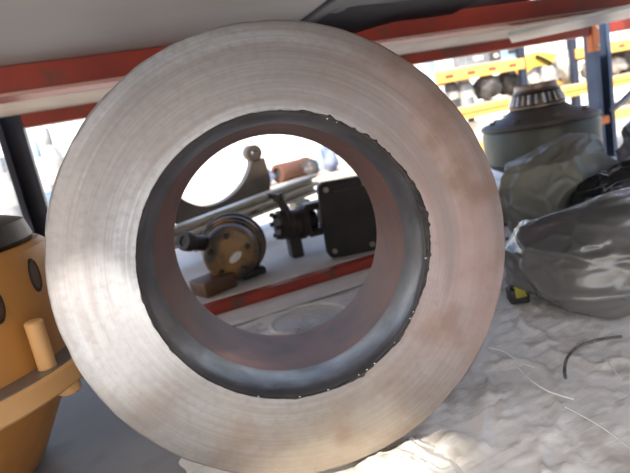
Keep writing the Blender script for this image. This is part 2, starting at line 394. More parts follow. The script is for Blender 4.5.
# upper deck, seen from below: seam between the pale and the dark panel runs away from the lens
SEAM = 0.40
def upper(x0, x1, y0, y1, m_, z=ZU1+.001, t=.02):
    bm = B(); box(bm, ((x0+x1)/2, (y0+y1)/2, z+t/2), (x1-x0, y1-y0, t), bevel=.002); return obj('upper_panel', bm, m_, rack)
# the pale panels have two unseen openings added near the front to let patches of sun onto the ring and the sheet
X0, X1 = XF-.043, SEAM-.002
upper(X0, X1, -.24, -.010, 'deck_under')
upper(X0, -.330, -.008, .090, 'deck_under'); upper(-.125, X1, -.008, .090, 'deck_under')
upper(X0, X1, .092, .188, 'deck_under')
upper(X0, -.340, .190, .300, 'deck_under'); upper(-.205, X1, .190, .300, 'deck_under')
upper(X0, X1, .302, YA+.02, 'deck_under')
upper(SEAM+.002, 1.0, -.24, YA-.01, 'deck_dark', z=ZU1-.004); upper(1.004, XR+.04, -.24, YA-.01, 'deck_dark')
upper(-1.9, XF-.045, -.75, YB+.04, 'deck_under')
# boards resting on the beam steps between the two beams
for ya, yb, z_, m_ in ((YA+.042, YA+.095, .486, 'silver_edge'), (YA+.097, YA+.140, .486, 'red_paint'), (YA+.142, YB-.002, .486, 'pale_board')):
    bm = B(); box(bm, ((XF+XR)/2, (ya+yb)/2, z_+.009), (XR-XF-.1, yb-ya, .018), bevel=.002); obj('upper_board', bm, m_, rack)
# black sheet edge sagging below the dark panel, along the red beam
bm = B(); N = 40; rows = []
for i in range(N+1):
    x_ = SEAM+.03 + (.82-SEAM-.06)*i/N
    sag = 0.006 + 0.014*max(0, 1-abs(x_-.53)/.10)
    row = []
    for j in range(7):
        v = j/6; row.append(bm.verts.new((x_, YA-.16+.155*v, ZU1-.0045-sag*v**2 - .002*fbm((x_*14, v*2, 3)))))
    rows.append(row)
for a, b in zip(rows, rows[1:]):
    for j in range(6): bm.faces.new((a[j], b[j], b[j+1], a[j+1]))
bmesh.ops.solidify(bm, geom=bm.faces[:], thickness=.003)
tag(obj('rubber_sheet', bm, 'black_rubber'), 'black rubber sheet sagging from the upper shelf above red beam', 'sheet')
# pale board lying across between the two upper beams and grey galvanised plank
g = [atz(*p, ZU0-.028) for p in ((508, 36), (640, 6), (640, 16), (512, 43))]
bm = B()
lo = [bm.verts.new(v) for v in g]; hi = [bm.verts.new(v+Vector((0, 0, .008))) for v in g]
bm.faces.new(lo[::-1]); bm.faces.new(hi)
for i in range(4): bm.faces.new((lo[i], lo[(i+1) % 4], hi[(i+1) % 4], hi[i]))
bmesh.ops.recalc_face_normals(bm, faces=bm.faces[:])
tag(obj('metal_plank', bm, 'galvanised', smooth=0), 'grey galvanised plank wedged skew under the upper red beam', 'plank')

# ================================================================ STEEL RING
RC = Vector((0.1288, 0.4413, CAM_H-0.1127)); AX = Vector((0.2566, 0.96284, -0.0842)).normalized()
RO, RI, DEP = 0.210, 0.1303, 0.194
ring = thing('steel_ring', 'thick worn steel ring standing on edge in the foreground', 'ring')
lx = Vector((AX.y, -AX.x, 0)).normalized(); ly = AX.cross(lx)
mm = Matrix((lx, ly, AX)).transposed().to_4x4(); mm.translation = RC
ring.matrix_world = mm
def nick(a, j):      # slightly worn outer rim
    return -0.0012*max(0, fbm((math.cos(a)*9, math.sin(a)*9, j*.3))) if j in (3, 4, 5) else 0
prof = [(RI+.0015, 0.0), (RI+.03, 0.0), (RO-.035, 0.0), (RO-.0035, 0.0), (RO-.001, .001), (RO, .0035), (RO, DEP-.004), (RO-.004, DEP), (RI+.002, DEP)]
bm = B(); lathe(bm, prof, 192, jitter=nick); obj('body', bm, 'turned_steel', ring, smooth=50)
D1 = 0.062
def wob(a, j): return 0.0011*fbm((math.cos(a)*7+j, math.sin(a)*7, 1.7)) + 0.0009*fbm((math.cos(a)*30, math.sin(a)*30, 5+j))
bm = B(); lathe(bm, [(RI+.0020, -.0002), (RI+.0005, .0015), (RI-.0015, .006), (RI-.003, .016), (RI-.0035, D1-.004), (RI-.0025, D1)], 160,
                jitter=lambda a, j: wob(a, j)*(.6 if j < 4 else .3)); obj('front_sleeve', bm, 'bore_grey', ring, smooth=60)
bm = B(); lathe(bm, [(RI-.0022, D1-.002), (RI-.0012, D1+.006), (RI-.002, DEP-.012), (RI-.0022, DEP-.004), (RI+.002, DEP)], 160); obj('rear_bore', bm, 'bore_rust', ring, smooth=60)
# ragged black crust around the mouth of the bore
bm = B(); segs = 300; rr_ = []
for i in range(segs):
    a = 2*math.pi*i/segs; ca, sa = math.cos(a), math.sin(a)
    w = 0.0010 + 0.0026*max(0, fbm((ca*5, sa*5, 9))) + 0.0014*max(0, fbm((ca*26, sa*26, 2), 2))*max(0, ca+.3)*2.2
    w += 0.0060*max(0, 1-abs(((a-R(-8)+math.pi) % (2*math.pi))-math.pi)/R(40))
    h = 0.0012 + .0008*fbm((ca*25, sa*25, 4))
    row = [(RI+.0008, .0012), (RI+.0009, -h), (RI+.001+w*.5, -h*1.1), (RI+.001+w, .0004)]
    rr_.append([bm.verts.new((r*ca, r*sa, z)) for r, z in row])
for i in range(segs):
    A, C_ = rr_[i], rr_[(i+1) % segs]
    for j in range(3): bm.faces.new((A[j], C_[j], C_[j+1], A[j+1]))
bmesh.ops.recalc_face_normals(bm, faces=bm.faces[:]); obj('edge_crust', bm, 'edge_black', ring)
# small bright metal burrs on the lip
for a in (62, 66, 70, 84, 96, 38, 35, 12, 50, 113, -62, -58):
    bm = B(); a_ = R(a); bmesh.ops.create_icosphere(bm, subdivisions=1, radius=.0009)
    obj('burr', bm, 'glint_steel', ring, loc=((RI+.0005)*math.cos(a_), (RI+.0005)*math.sin(a_), -.0008), rot=(a_, .4, 0)).scale = (1.5, .8, .7)

# ================================================================ DUSTY SHEET ON THE SHELF
MI = mm.inverted()
def ring_floor(x, y):
    """height of the ring's underside above a shelf point (large when clear of it)"""
    best = 9.0
    for z in [0.0 + .004*k for k in range(0, 12)]:
        q = MI @ Vector((x, y, z))
        if -.004 < q.z < DEP+.004 and math.hypot(q.x, q.y) < RO+.001: return z
    return best
def sheet_h(x, y):
    u = x*.8-y*.6; v = x*.6+y*.8                    # creases run mostly one way
    w = abs(fbm((u*9.0, v*3.2, 1.0), 3)); w2 = abs(fbm((u*26, v*7, 7.0), 3)); w3 = abs(fbm((x*12-y*9, y*22, 17.0), 3))
    rid = max(0, 0.08-w)*.060 + max(0, .07-w2)*.036 + max(0, .06-w3)*.050 + .004*max(0, fbm((x*3, y*3, 11))) + .0010*abs(fbm((x*34, y*30, 2), 3))
    return .0035 + rid
def sheet(name, x0, x1, y0, y1, nx, ny, hfun, m_, label, edge=.03):
    bm = B(); V = []
    for i in range(nx+1):
        row = []
        for j in range(ny+1):
            u, v = i/nx, j/ny
            x_ = x0+(x1-x0)*u; y_ = y0+(y1-y0)*v
            x_ += .03*fbm((y_*6, 2, u*2))*(1-u); y_ += .02*fbm((x_*7, 5, v*2))
            h = hfun(x_, y_); e = min(1, min(u*(x1-x0), (1-u)*(x1-x0), v*(y1-y0), (1-v)*(y1-y0))/edge)
            h = .0025 + (h-.0025)*e
            h = min(h, max(.001, ring_floor(x_, y_)-.0035))
            row.append(bm.verts.new((x_, y_, h)))
        V.append(row)
    for i in range(nx):
        for j in range(ny): bm.faces.new((V[i][j], V[i+1][j], V[i+1][j+1], V[i][j+1]))
    return tag(obj(name, bm, m_, smooth=180), label, 'sheet')
sheet('plastic_sheet', .0, 1.50, -.12, .925, 280, 210, sheet_h, 'sheet_dusty', 'dusty crumpled pale sheet spread on the shelf under the ring')
# crumpled white film in the patch of sun at the front
def film_h(x, y):
    return .011 + .040*max(0, .30-abs(fbm((x*12+y*5, y*9, 21)))) + .030*max(0, .16-abs(fbm((x*30-y*8, y*26, 3), 3)))
sheet('white_film', .07, .235, .27, .432, 90, 80, lambda x, y: max(.012, film_h(x, y)), 'sheet_white', 'crumpled white plastic film in sunlight before the ring', edge=.035)
# loose strands
def strand(ctrl, r, m_, label, lift=.002):
    p = [Vector((q.x, q.y, q.z+lift+.004)) for q in spline([atz(a, b, .008) for a, b in ctrl], 10)]
    bm = B(); tube(bm, p, r, 6); return tag(obj('plastic_strand' if m_ == 'strand_white' else 'rubber_cord', bm, m_), label, 'strand' if m_ == 'strand_white' else 'hose')
strand([(517, 370), (528, 382), (545, 394), (560, 400), (574, 404)], .0012, 'strand_white', 'white curved plastic strand lying mid sheet, right of the ring')
strand([(590, 338), (602, 357), (612, 372), (622, 384)], .0008, 'strand_white', 'thin white straight strand on the sheet beside the dark cord')
strand([(490, 352), (505, 356), (520, 366), (535, 372)], .0008, 'strand_white', 'thin white strand on the sheet nearest the steel ring rim')
strand([(566, 412), (588, 424), (610, 438), (640, 462)], .0009, 'strand_white', 'long pale strand running to the lower right corner of the sheet')
strand([(566, 383), (565, 374), (568, 362), (578, 352), (592, 346), (606, 343), (622, 341)], .0019, 'dusty_rubber', 'dark bent rubber cord lying on the dusty sheet')  # a thin solid cord, not a hollow hose

# translucent lid behind the ring, seen through the bore
lp = atz(300, 328, 0)
lid = thing('plastic_lid', 'round translucent plastic lid seen at the bottom of the bore', 'lid', (lp.x+.01, lp.y-.030, .012))
bm = B(); lathe(bm, [(0, .004), (.055, .004), (.062, .008), (.066, .012), (.068, .011), (.064, .004), (.060, .001), (0, .001)], 48); obj('disc', bm, 'clear_film', lid)
bm = B(); lathe(bm, [(.066+.0035*math.cos(t_*math.pi/4), .012+.0035*math.sin(t_*math.pi/4)) for t_ in range(8)], 48, close=True); obj('rim', bm, 'strand_white', lid)

# ================================================================ ORANGE CASTING, LEFT
CX_, CY_ = -.25, .69
cas = thing('orange_casting', 'orange painted flanged machine casting left of the ring', 'casting', (CX_, CY_, 0))
bm = B(); lathe(bm, [(0, .001), (.085, .001), (.094, .008), (.110, .035), (.127, .065), (.145, .095), (.155, .115), (.156, .122)], 72); obj('lower_bowl', bm, 'casting_orange', cas)
bm = B(); lathe(bm, [(.06, .1215), (.196, .1215), (.200, .125), (.200, .144), (.197, .147), (.06, .147)], 72); fl = obj('flange', bm, 'peg_tan', cas)
bm = B(); lathe(bm, [(.155, .1468), (.1965, .1468), (.1965, .1482), (.155, .1482)], 72, close=True); obj('machined_face', bm, 'machined_grey', fl)
bm = B(); lathe(bm, [(.168, .1475), (.166, .154), (.164, .20), (.165, .252), (.163, .266), (.157, .271), (.140, .271), (.136, .262), (.136, .15)], 72); ud = obj('upper_drum', bm, 'casting_orange', cas)
bm = B(); lathe(bm, [(0, .264), (.138, .264), (.150, .2715), (.152, .276), (.147, .296), (.12, .306), (.06, .308), (.050, .318), (0, .32)], 48); obj('black_cap', bm, 'black_iron', cas)
def cas_world(px, py, r_):
    d = ray(px, py); ox, oy = EYE.x-CX_, EYE.y-CY_
    a = d.x**2+d.y**2; b = 2*(ox*d.x+oy*d.y); c = ox*ox+oy*oy-r_*r_
    t = (-b-math.sqrt(max(0, b*b-4*a*c)))/(2*a); return EYE+d*t-Vector((CX_, CY_, 0))
for px, py in ((35, 275), (-5, 306)):
    p = cas_world(px, py, .165); q = Vector((p.x, p.y, 0)).normalized()
    M = Matrix.Translation(p - q*.004) @ q.to_track_quat('Z', 'Y').to_matrix().to_4x4() @ Matrix.Diagonal((.5, 1.0, 1, 1))
    bm = B(); lathe(bm, [(.0145, 0), (.0145, .0035), (.015, .0052), (.0178, .0052), (.019, .0045), (.019, 0)], 32, M); h_ = obj('port_rim', bm, 'black_iron', ud)
    bm = B(); lathe(bm, [(0, .0046), (.0150, .0046), (.0150, .002), (0, .002)], 24, M); obj('port_plug', bm, 'brown_block', ud)
pp = atz(35, 368, .148)
pd = Vector((pp.x-CX_, pp.y-CY_, 0)); pa = math.atan2(pd.y, pd.x); PR = .182
bm = B(); cyl(bm, (PR*math.cos(pa), PR*math.sin(pa), .146), (PR*math.cos(pa), PR*math.sin(pa), .200), .0090, 24, bevel=.002); obj('peg', bm, 'peg_tan', cas)
np_ = atz(60, 390, .112)-Vector((CX_, CY_, 0)); na = math.atan2(np_.y, np_.x)
for k in range(10):
    a_ = na + R(36*k)
    bm = B(); cyl(bm, (PR*math.cos(a_), PR*math.sin(a_), .109), (PR*math.cos(a_), PR*math.sin(a_), .123), .0125, 12, bevel=.002); obj('nut', bm, 'peg_tan', cas)

# ================================================================ BAGS
def bag(name, c, s, seed, m_, label, fold=1.0, rz=0.0, tie=None):
    bm = B(); bmesh.ops.create_icosphere(bm, subdivisions=6, radius=1.0)
    for v in bm.verts:
        n = v.co.copy()
        q = Vector((abs(n.x)**.75*(1 if n.x > 0 else -1), abs(n.y)**.75*(1 if n.y > 0 else -1), abs(n.z)**.8*(1 if n.z > 0 else -1)))
        k = fbm((n.x*1.1+seed, n.y*1.1, n.z*1.1), 1)*.20
        w_ = Vector((fbm((n.x*1.1, n.y*1.1, n.z*1.1+seed), 1), fbm((n.x*1.1+31, n.y*1.1, n.z*1.1+seed), 1), fbm((n.x*1.1, n.y*1.1+57, n.z*1.1+seed), 1)))*.5
        c1_ = noise.voronoi(Vector((n.x*1.15+seed*3, n.y*1.15, n.z*1.3))+w_, distance_metric='DISTANCE')[0]
        c2_ = noise.voronoi(Vector((n.x*2.6+seed, n.y*2.6, n.z*3.0))+w_*1.6, distance_metric='DISTANCE')[0]
        k += fold*((.35-min(.35, c1_[1]-c1_[0]))*.34 - .06 + (.22-min(.22, c2_[1]-c2_[0]))*.14)
        q *= (1+k)
        q = Vector((q.x*s[0], q.y*s[1], q.z*s[2])); q.z = max(q.z, -s[2]*.80+.012*fbm((q.x*20, q.y*20, seed))*.2)
        v.co = q
    zmin = min(v.co.z for v in bm.verts)
    o = obj(name, bm, m_, smooth=180, loc=(c[0], c[1], c[2]-zmin), rot=(0, 0, R(rz)))
    return tag(o, label, 'bag', 'plastic bags on the shelf')
bag('plastic_bag', (.705, .545, .008), (.195, .115, .078), 1.0, 'bag_black', 'large dark glossy plastic bag, nearest, on the dusty sheet', .55, -14)
bag('plastic_bag', (.905, .87, .004), (.165, .100, .105), 5.3, 'bag_dusty', 'dusty olive grey plastic bag before the bearing hub', .9, 20)
bag('plastic_bag', (1.22, .80, .004), (.125, .135, .115), 9.1, 'bag_black', 'dark shiny plastic bag at the right edge, upper', .9, -20)
bag('plastic_bag', (.93, .715, .004), (.11, .045, .080), 12.7, 'bag_dark', 'small black plastic bag squeezed between the larger bags', .9, -15)
# bit of yellow and black plastic peeping out beside the ring
yp = atz(519, 306, .0)
clip = thing('yellow_clip', 'small yellow and black plastic piece between ring and bag', 'clip', (yp.x, yp.y, .008), (0, 0, -.5))
bm = B(); box(bm, (0, 0, .012), (.030, .03, .024), bevel=.004, seg=2); obj('base', bm, 'black_rubber', clip)
bm = B(); prism(bm, [(-.006, 0), (.010, .002), (.007, .012), (.002, .030), (-.003, .046), (-.008, .028)], -.006, .006, Matrix.Rotation(R(90), 4, 'X') @ Matrix.Translation((0, .012, .012))); obj('tab', bm, 'yellow_plastic', clip)

# ================================================================ HUB AND BEARING
hc = at(538, 116, 1.23); hub = thing('wheel_hub', 'dark grey wheel hub carrying the roller bearing', 'hub', (hc.x, hc.y, ZR))
bm = B(); lathe(bm, [(0, .001), (.10, .001), (.105, .012), (.105, .05), (.150, .075), (.163, .090), (.165, .175), (.160, .186)], 72); obj('drum', bm, 'hub_grey', hub)
bm = B(); lathe(bm, [(.160, .186), (.166, .190), (.166, .199), (.150, .206), (.10, .221), (.085, .232), (.080, .236), (0, .236)], 72); obj('shoulder', bm, 'dark_metal', hub)
for k in range(8):
    a = R(20+45*k); bm = B(); cyl(bm, (.135*math.cos(a), .135*math.sin(a), .200), (.135*math.cos(a), .135*math.sin(a), .216), .010, 6, bevel=.001); obj('stud_nut', bm, 'dark_metal', hub)
bz = .237+ZR
brg = thing('roller_bearing', 'tapered roller bearing cone sitting on the wheel hub', 'bearing', (hc.x, hc.y, bz))
bm = B(); lathe(bm, [(.050, .000), (.076, .000), (.079, .003), (.079, .006), (.072, .008), (.060, .046), (.063, .048), (.062, .052), (.060, .054), (.059, .066), (.056, .069), (.040, .069), (.036, .066), (.036, .0)], 64, close=True); obj('inner_cone', bm, 'bearing_steel', brg)
bm = B(); lathe(bm, [(.0740, .0065), (.0785, .0065), (.0785, .0125), (.0740, .0125)], 64, close=True); cg = obj('cage', bm, 'cage_dark', brg)
bm = B(); lathe(bm, [(.0625, .040), (.0675, .040), (.0655, .047), (.0615, .047)], 64, close=True); obj('cage_ring', bm, 'cage_dark', cg)
bm = B(); cyl(bm, (0, 0, 0), (0, 0, .030), .0052, 10, bevel=.0008, r2=.0042); rm = bm
first = None
for k in range(24):
    a = 2*math.pi*k/24
    p0 = Vector((.0755*math.cos(a), .0755*math.sin(a), .0105)); p1 = Vector((.0648*math.cos(a), .0648*math.sin(a), .042))
    q = (p1-p0).to_track_quat('Z', 'Y').to_euler()
    if first is None: first = obj('roller', rm, 'roller_steel', brg, loc=p0, rot=q)
    else:
        o = first.copy(); COL.objects.link(o); o.parent = brg; o.location = p0; o.rotation_euler = q

# ================================================================ THINGS SEEN THROUGH THE BORE
# brown pump, its round end towards the lens
pc = at(230, 252, 1.13)
pump = thing('hydraulic_pump', 'yellow brown greasy hydraulic pump seen through the ring bore', 'pump', (pc.x, pc.y, ZR), (0, 0, R(8)))
PZ = pc.z-ZR
def Mx(p, d): return Matrix.Translation(p) @ Vector(d).to_track_quat('Z', 'Y').to_matrix().to_4x4()
AXP = Vector((.45, .89, .02))
bm = B(); lathe(bm, [(0, 0), (.046, 0), (.056, .004), (.061, .012), (.062, .045), (.067, .050), (.067, .062), (.072, .066), (.072, .080), (.066, .086), (.060, .120), (.04, .13), (0, .13)], 40, Mx((-.012, -.03, PZ), AXP)); obj('barrel', bm, 'pump_brown', pump)
bm = B(); lathe(bm, [(.0605, .088), (.074, .088), (.076, .091), (.076, .098), (.074, .101), (.0605, .101)], 40, Mx((-.012, -.03, PZ), AXP), close=True); obj('clamp_ring', bm, 'pump_dark', pump)
Mp = Mx(Vector((-.012, -.03, PZ)), AXP)
bm = B(); lathe(bm, [(0, -.004), (.016, -.004), (.018, -.001), (.018, .002), (0, .002)], 28); o = obj('name_plate', bm, 'pump_plate', pump)
o.matrix_local = Mp @ Matrix.Translation((-.012, -.006, 0)) @ Matrix.Rotation(R(-35), 4, 'Z') @ Matrix.Diagonal((1.0, .5, 1, 1))
for k in range(5):
    a = R(72*k+20); bm = B(); lathe(bm, [(0, -.006), (.006, -.006), (.007, -.004), (.007, .006), (0, .006)], 6, Mp @ Matrix.Translation((.043*math.cos(a), .043*math.sin(a), .0))); obj('bolt_head', bm, 'pump_dark', pump)
sp_ = at(183, 241, 1.10) - pc; sp_.z = 0
cR = math.cos(R(-8)); sR = math.sin(R(-8)); sx = Vector((sp_.x*cR-sp_.y*sR, sp_.x*sR+sp_.y*cR, at(183, 241, 1.10).z-ZR))
bm = B(); d_ = (Vector((-.02, .02, PZ+.02))-sx)
lathe(bm, [(.011, .004), (.011, 0), (.020, 0), (.021, .003), (.021, .02), (.017, .024), (.017, d_.length)], 28, Mx(sx, d_)); obj('inlet_pipe', bm, 'pump_dark', pump)
bm = B(); cyl(bm, sx+d_.normalized()*.003, sx+d_.normalized()*.006, .0112, 20); obj('pipe_bore', bm, 'black_rubber', pump)
bm = B(); box(bm, (.045, .02, .010), (.06, .05, .018), bevel=.005, seg=2); box(bm, (.035, .02, .03), (.03, .03, .05), bevel=.004); obj('foot', bm, 'pump_dark', pump)
bm = B(); box(bm, (-.055, -.005, .018), (.08, .07, .034), rot=E_(0, 0, 12), bevel=.005, seg=2); box(bm, (-.025, .01, .04), (.03, .05, .05), bevel=.004); obj('foot', bm, 'brown_block', pump)

# dark valve with square cover
vc = at(300, 220, 1.2)
val = thing('control_valve', 'blackened valve with a flat square cover beside the brown pump', 'valve', (vc.x, vc.y, ZR), (0, 0, R(-5)))
VZ = vc.z-ZR
bm = B(); lathe(bm, [(0, 0), (.030, 0), (.036, .005), (.036, .020), (.040, .023), (.040, .032), (.034, .036), (.034, .055), (.041, .058), (.041, .070), (.028, .076), (.026, .10), (0, .10)], 32, Mx((-.060, .0, VZ), (1, .1, -.12))); obj('valve_body', bm, 'pump_dark', val)
for k in range(6):
    a = R(60*k); bm = B(); cyl(bm, (-.058, .030*math.cos(a), VZ+.030*math.sin(a)), (-.070, .030*math.cos(a), VZ+.030*math.sin(a)), .006, 6); obj('bolt_head', bm, 'black_iron', val)
bm = B(); cyl(bm, (-.030, 0, VZ+.030), (-.040, 0, VZ+.062), .011, 16, bevel=.002); cyl(bm, (-.040, 0, VZ+.060), (-.043, 0, VZ+.074), .015, 12, bevel=.003); cyl(bm, (-.040, 0, VZ+.066), (-.070, -.01, VZ+.078), .006, 10); obj('lever_knob', bm, 'yoke_iron', val)
# neck bracket with an open window
bm = B()
for z_ in (VZ+.028, VZ-.036): box(bm, (.038, 0, z_), (.055, .05, .018), bevel=.004)
for x_ in (.014, .060): box(bm, (x_, 0, VZ-.004), (.016, .05, .07), bevel=.004)
obj('neck_bracket', bm, 'pump_dark', val)
bm = B(); box(bm, (0, .025, -.030), (.05, .06, .02), bevel=.004); box(bm, (0, .025, -.05), (.03, .05, .05), bevel=.004); o = obj('foot', bm, 'pump_dark', val, loc=(-.02, 0, VZ)); 
for v in o.data.vertices:
    if v.co.z < -.06: v.co.z = -VZ
bc = at(351, 221, 1.10); bl = bc - vc
# square cover: rounded slab turned a little to the lens
def rrect(w, h, r, n=6):
    out = []
    for cx, cy, a0 in ((w/2-r, h/2-r, 0), (-w/2+r, h/2-r, 90), (-w/2+r, -h/2+r, 180), (w/2-r, -h/2+r, 270)):
        for k in range(n+1): a = R(a0+90*k/n); out.append((cx+r*math.cos(a), cy+r*math.sin(a)))
    return out
bm = B(); prism(bm, rrect(.124, .178, .016), -.016, .016)
bmesh.ops.bevel(bm, geom=[e for e in bm.edges if abs(e.verts[0].co.z-e.verts[1].co.z) < 1e-6 and len(e.link_faces) == 2], offset=.004, segments=2, affect='EDGES')
cv = obj('square_cover', bm, 'box_black', val); cv.location = (bl.x, bl.y, .0905); cv.rotation_euler = (R(90), R(2), R(-8))
for x_, y_ in ((-.045, .072), (.045, .072), (-.045, -.072), (.045, -.072)):
    bm = B(); cyl(bm, (x_, y_, .015), (x_, y_, .021), .007, 6, bevel=.001); obj('cover_bolt', bm, 'machined_grey', cv)
bm = B(); box(bm, (.0, .066, .0165), (.056, .006, .003), bevel=.001); obj('raised_mark', bm, 'pump_dark', cv)

# yoke: dark U-shaped casting behind
yo = thing('iron_yoke', 'dark curved iron yoke with a drilled lug behind the pump', 'yoke', (0, 0, 0))
Yk = 1.66
cU = [(168, 150), (166, 168), (172, 188), (184, 200), (203, 206), (222, 201), (238, 188), (247, 172), (250, 158)]
oU = [(150, 150), (147, 178), (155, 206), (172, 222), (200, 228), (235, 222), (262, 203), (268, 182), (262, 158)]
bm = B(); ci = spline([at(a, b, Yk) for a, b in cU], 6); co = spline([at(a, b, Yk) for a, b in oU], 6)
A = [[bm.verts.new(p+Vector((0, dy, 0))) for p in c_] for c_, dy in ((ci, -.025), (co, -.03), (co, .03), (ci, .025))]
for i in range(len(ci)-1):
    for k in range(4): bm.faces.new((A[k][i], A[k][i+1], A[(k+1) % 4][i+1], A[(k+1) % 4][i]))
for i in (0, -1): bm.faces.new([A[k][i] for k in range(4)])
bmesh.ops.recalc_face_normals(bm, faces=bm.faces[:]); obj('arch', bm, 'yoke_iron', yo)
lg = at(252, 153, Yk); d1 = at(252, 200, Yk)
bm = B(); lathe(bm, [(.009, -.03), (.024, -.03), (.026, -.026), (.026, .026), (.024, .03), (.009, .03)], 32, Mx(lg, (0, 1, 0)), close=True); obj('lug', bm, 'yoke_iron', yo)
bm = B(); zt = at(205, 224, Yk); box(bm, (zt.x+.02, Yk, (zt.z+ZR)/2), (.16, .09, zt.z-ZR), bevel=.006); obj('foot', bm, 'yoke_iron', yo)

# dusty steel channel crossing behind the pump
ch = thing('steel_channel', 'dusty pale steel channel bar slanting behind the brown pump', 'channel', (0, 0, 0))
c0 = at(168, 240, 1.42); c1 = at(316, 183, 1.54); dC = (c1-c0).normalized(); Lc = (c1-c0).length
sN = Vector((0, 0, 1)); sB = dC.cross(sN).normalized(); sN = sB.cross(dC)
Mc = Matrix((sB, sN, dC)).transposed().to_4x4(); Mc.translation = c0
polyc = [(-.03, -.028), (.012, -.028), (.012, -.020), (-.018, -.020), (-.018, -.006), (.014, -.006), (.014, .004), (-.018, .004), (-.018, .018), (.010, .018), (.010, .026), (-.03, .026)]
bm = B(); prism(bm, polyc, -.06, Lc, Mc); obj('bar', bm, 'channel_steel', ch, smooth=0)
for f_ in (.15, .85):
    p = c0.lerp(c1, f_); hgt = p.z-.030
    if f_ > .5:
        bm = B(); box(bm, (p.x, p.y, (hgt+ZR)/2), (.05, .07, hgt-ZR), bevel=.004); obj('end_bracket', bm, 'channel_steel', ch)

# ================================================================ YARD SCRAP (through the bore, in the sun)
def scrap_cyl(name, px0_, py0_, px1_, py1_, Y, r, m_, label, cat, m2=None):
    a, b = at(px0_, py0_, Y), at(px1_, py1_, Y+.2)
    t = thing(name, label, cat, (0, 0, 0))
    bm = B(); d = b-a; lathe(bm, [(r*.72, .0), (r*.72, -.01), (r, -.01), (r*1.04, .02), (r, .05), (r*.97, d.length*.5), (r, d.length-.05), (r*1.04, d.length-.02), (r, d.length), (r*.72, d.length)], 24, Mx(a, d)); obj('shell', bm, m_, t)
    bm = B(); cyl(bm, a+d*.02, a+d*.04, r*.73, 20); obj('core', bm, m2 or 'dark_metal', t)
    return t, a, b
TY = 3.3
TT = at(300, 179, TY).z
# low bench in the yard that carries the scrap
bench = thing('work_bench', 'pale sunlit bench in the yard carrying scrap behind the ring', 'bench', (0, 0, 0))
bx0, bx1 = at(150, 200, TY).x-1.0, at(400, 200, TY).x
bm = B(); box(bm, ((bx0+bx1)/2, TY+.35, TT-.025), (bx1-bx0, .95, .05), bevel=.008); obj('bench_top', bm, 'pale_board', bench)
for x_ in (bx0+.06, bx1-.06):
    for y_ in (TY-.06, TY+.76):
        bm = B(); box(bm, (x_, y_, (TT-.05+GZ)/2), (.06, .06, TT-.05-GZ), bevel=.006); obj('leg', bm, 'grey_metal', bench)
def lump(name, px, py, Y, s, m_, label, cat, seed, z0=None, group=None, amp=.35, rz=0):
    c = at(px, py, Y); bm = B(); bmesh.ops.create_icosphere(bm, subdivisions=3, radius=1.0)
    for v in bm.verts:
        n = v.co.copy(); q = n*(1+amp*fbm((n.x*1.8+seed, n.y*1.8, n.z*1.8), 3))
        v.co = Vector((q.x*s[0], q.y*s[1], q.z*s[2]))
    zm = min(v.co.z for v in bm.verts)
    return tag(obj(name, bm, m_, smooth=50, loc=(c.x, c.y, (z0 if z0 is not None else c.z-s[2])-zm), rot=(0, 0, R(rz))), label, cat, group)

def roll(name, px, py, Y, r, L, rz, m_, m2, label, cat, z0, tilt=0):
    c = at(px, py, Y); t = thing(name, label, cat, (c.x, c.y, z0+r*1.04), (0, 0, R(rz)))
    d = Vector((1, 0, tilt))
    bm = B(); lathe(bm, [(r*.6, .01), (r*.62, 0), (r, 0), (r*1.04, .02), (r, .05), (r*.97, L*.5), (r, L-.05), (r*1.04, L-.02), (r, L), (r*.6, L)], 24, Mx((-L/2, 0, 0), d)); obj('shell', bm, m_, t)
    bm = B(); lathe(bm, [(0, .02), (r*.61, .02), (r*.61, L-.02), (0, L-.02)], 20, Mx((-L/2, 0, 0), d)); obj('core', bm, m2, t)
    return t
roll('rusty_pipe', 293, 170, TY+.1, .062, .30, 25, 'rust_brown', 'dark_metal', 'rust brown pipe section on the sunlit yard bench', 'pipe', TT)
lump('blue_rag', 262, 178, TY, (.08, .07, .055), 'cloth_blue', 'crumpled blue and white rag left of the rusty pipe', 'rag', 2.0, TT)
lump('blue_rag', 332, 170, TY-.02, (.055, .06, .10), 'cloth_blue', 'bunched blue and white rag right of the rusty pipe', 'rag', 6.0, TT)
lump('iron_lump', 314, 185, TY-.05, (.06, .05, .05), 'dark_metal', 'small dark iron lump in front of the rusty pipe', 'scrap', 3.0, TT)
def jug(px, py, Y, s, m_, label, z0, cap='light_blue'):
    c = at(px, py, Y); t = thing('plastic_jug', label, 'jug', (c.x, c.y, z0))
    bm = B(); lathe(bm, [(0, .002*s), (.05*s, .002*s), (.056*s, .01*s), (.056*s, .13*s), (.05*s, .15*s), (.02*s, .18*s), (.018*s, .20*s), (0, .20*s)], 24); obj('bottle', bm, m_, t)
    bm = B(); lathe(bm, [(.0205*s, .185*s), (.022*s, .187*s), (.022*s, .212*s), (0, .214*s)], 16); obj('cap', bm, cap, t)
    bm = B(); tube(bm, spline([(.050*s, 0, .14*s), (.078*s, 0, .15*s), (.085*s, 0, .11*s), (.056*s, 0, .07*s)], 6), .008*s, 6); obj('handle', bm, m_, t)
jug(324, 172, TY+.30, .8, 'light_blue', 'pale blue plastic jug behind the iron lump', TT, 'white_plastic')
jug(347, 168, TY+.2, .9, 'white_plastic', 'white plastic jug at the right edge of the bore', TT)

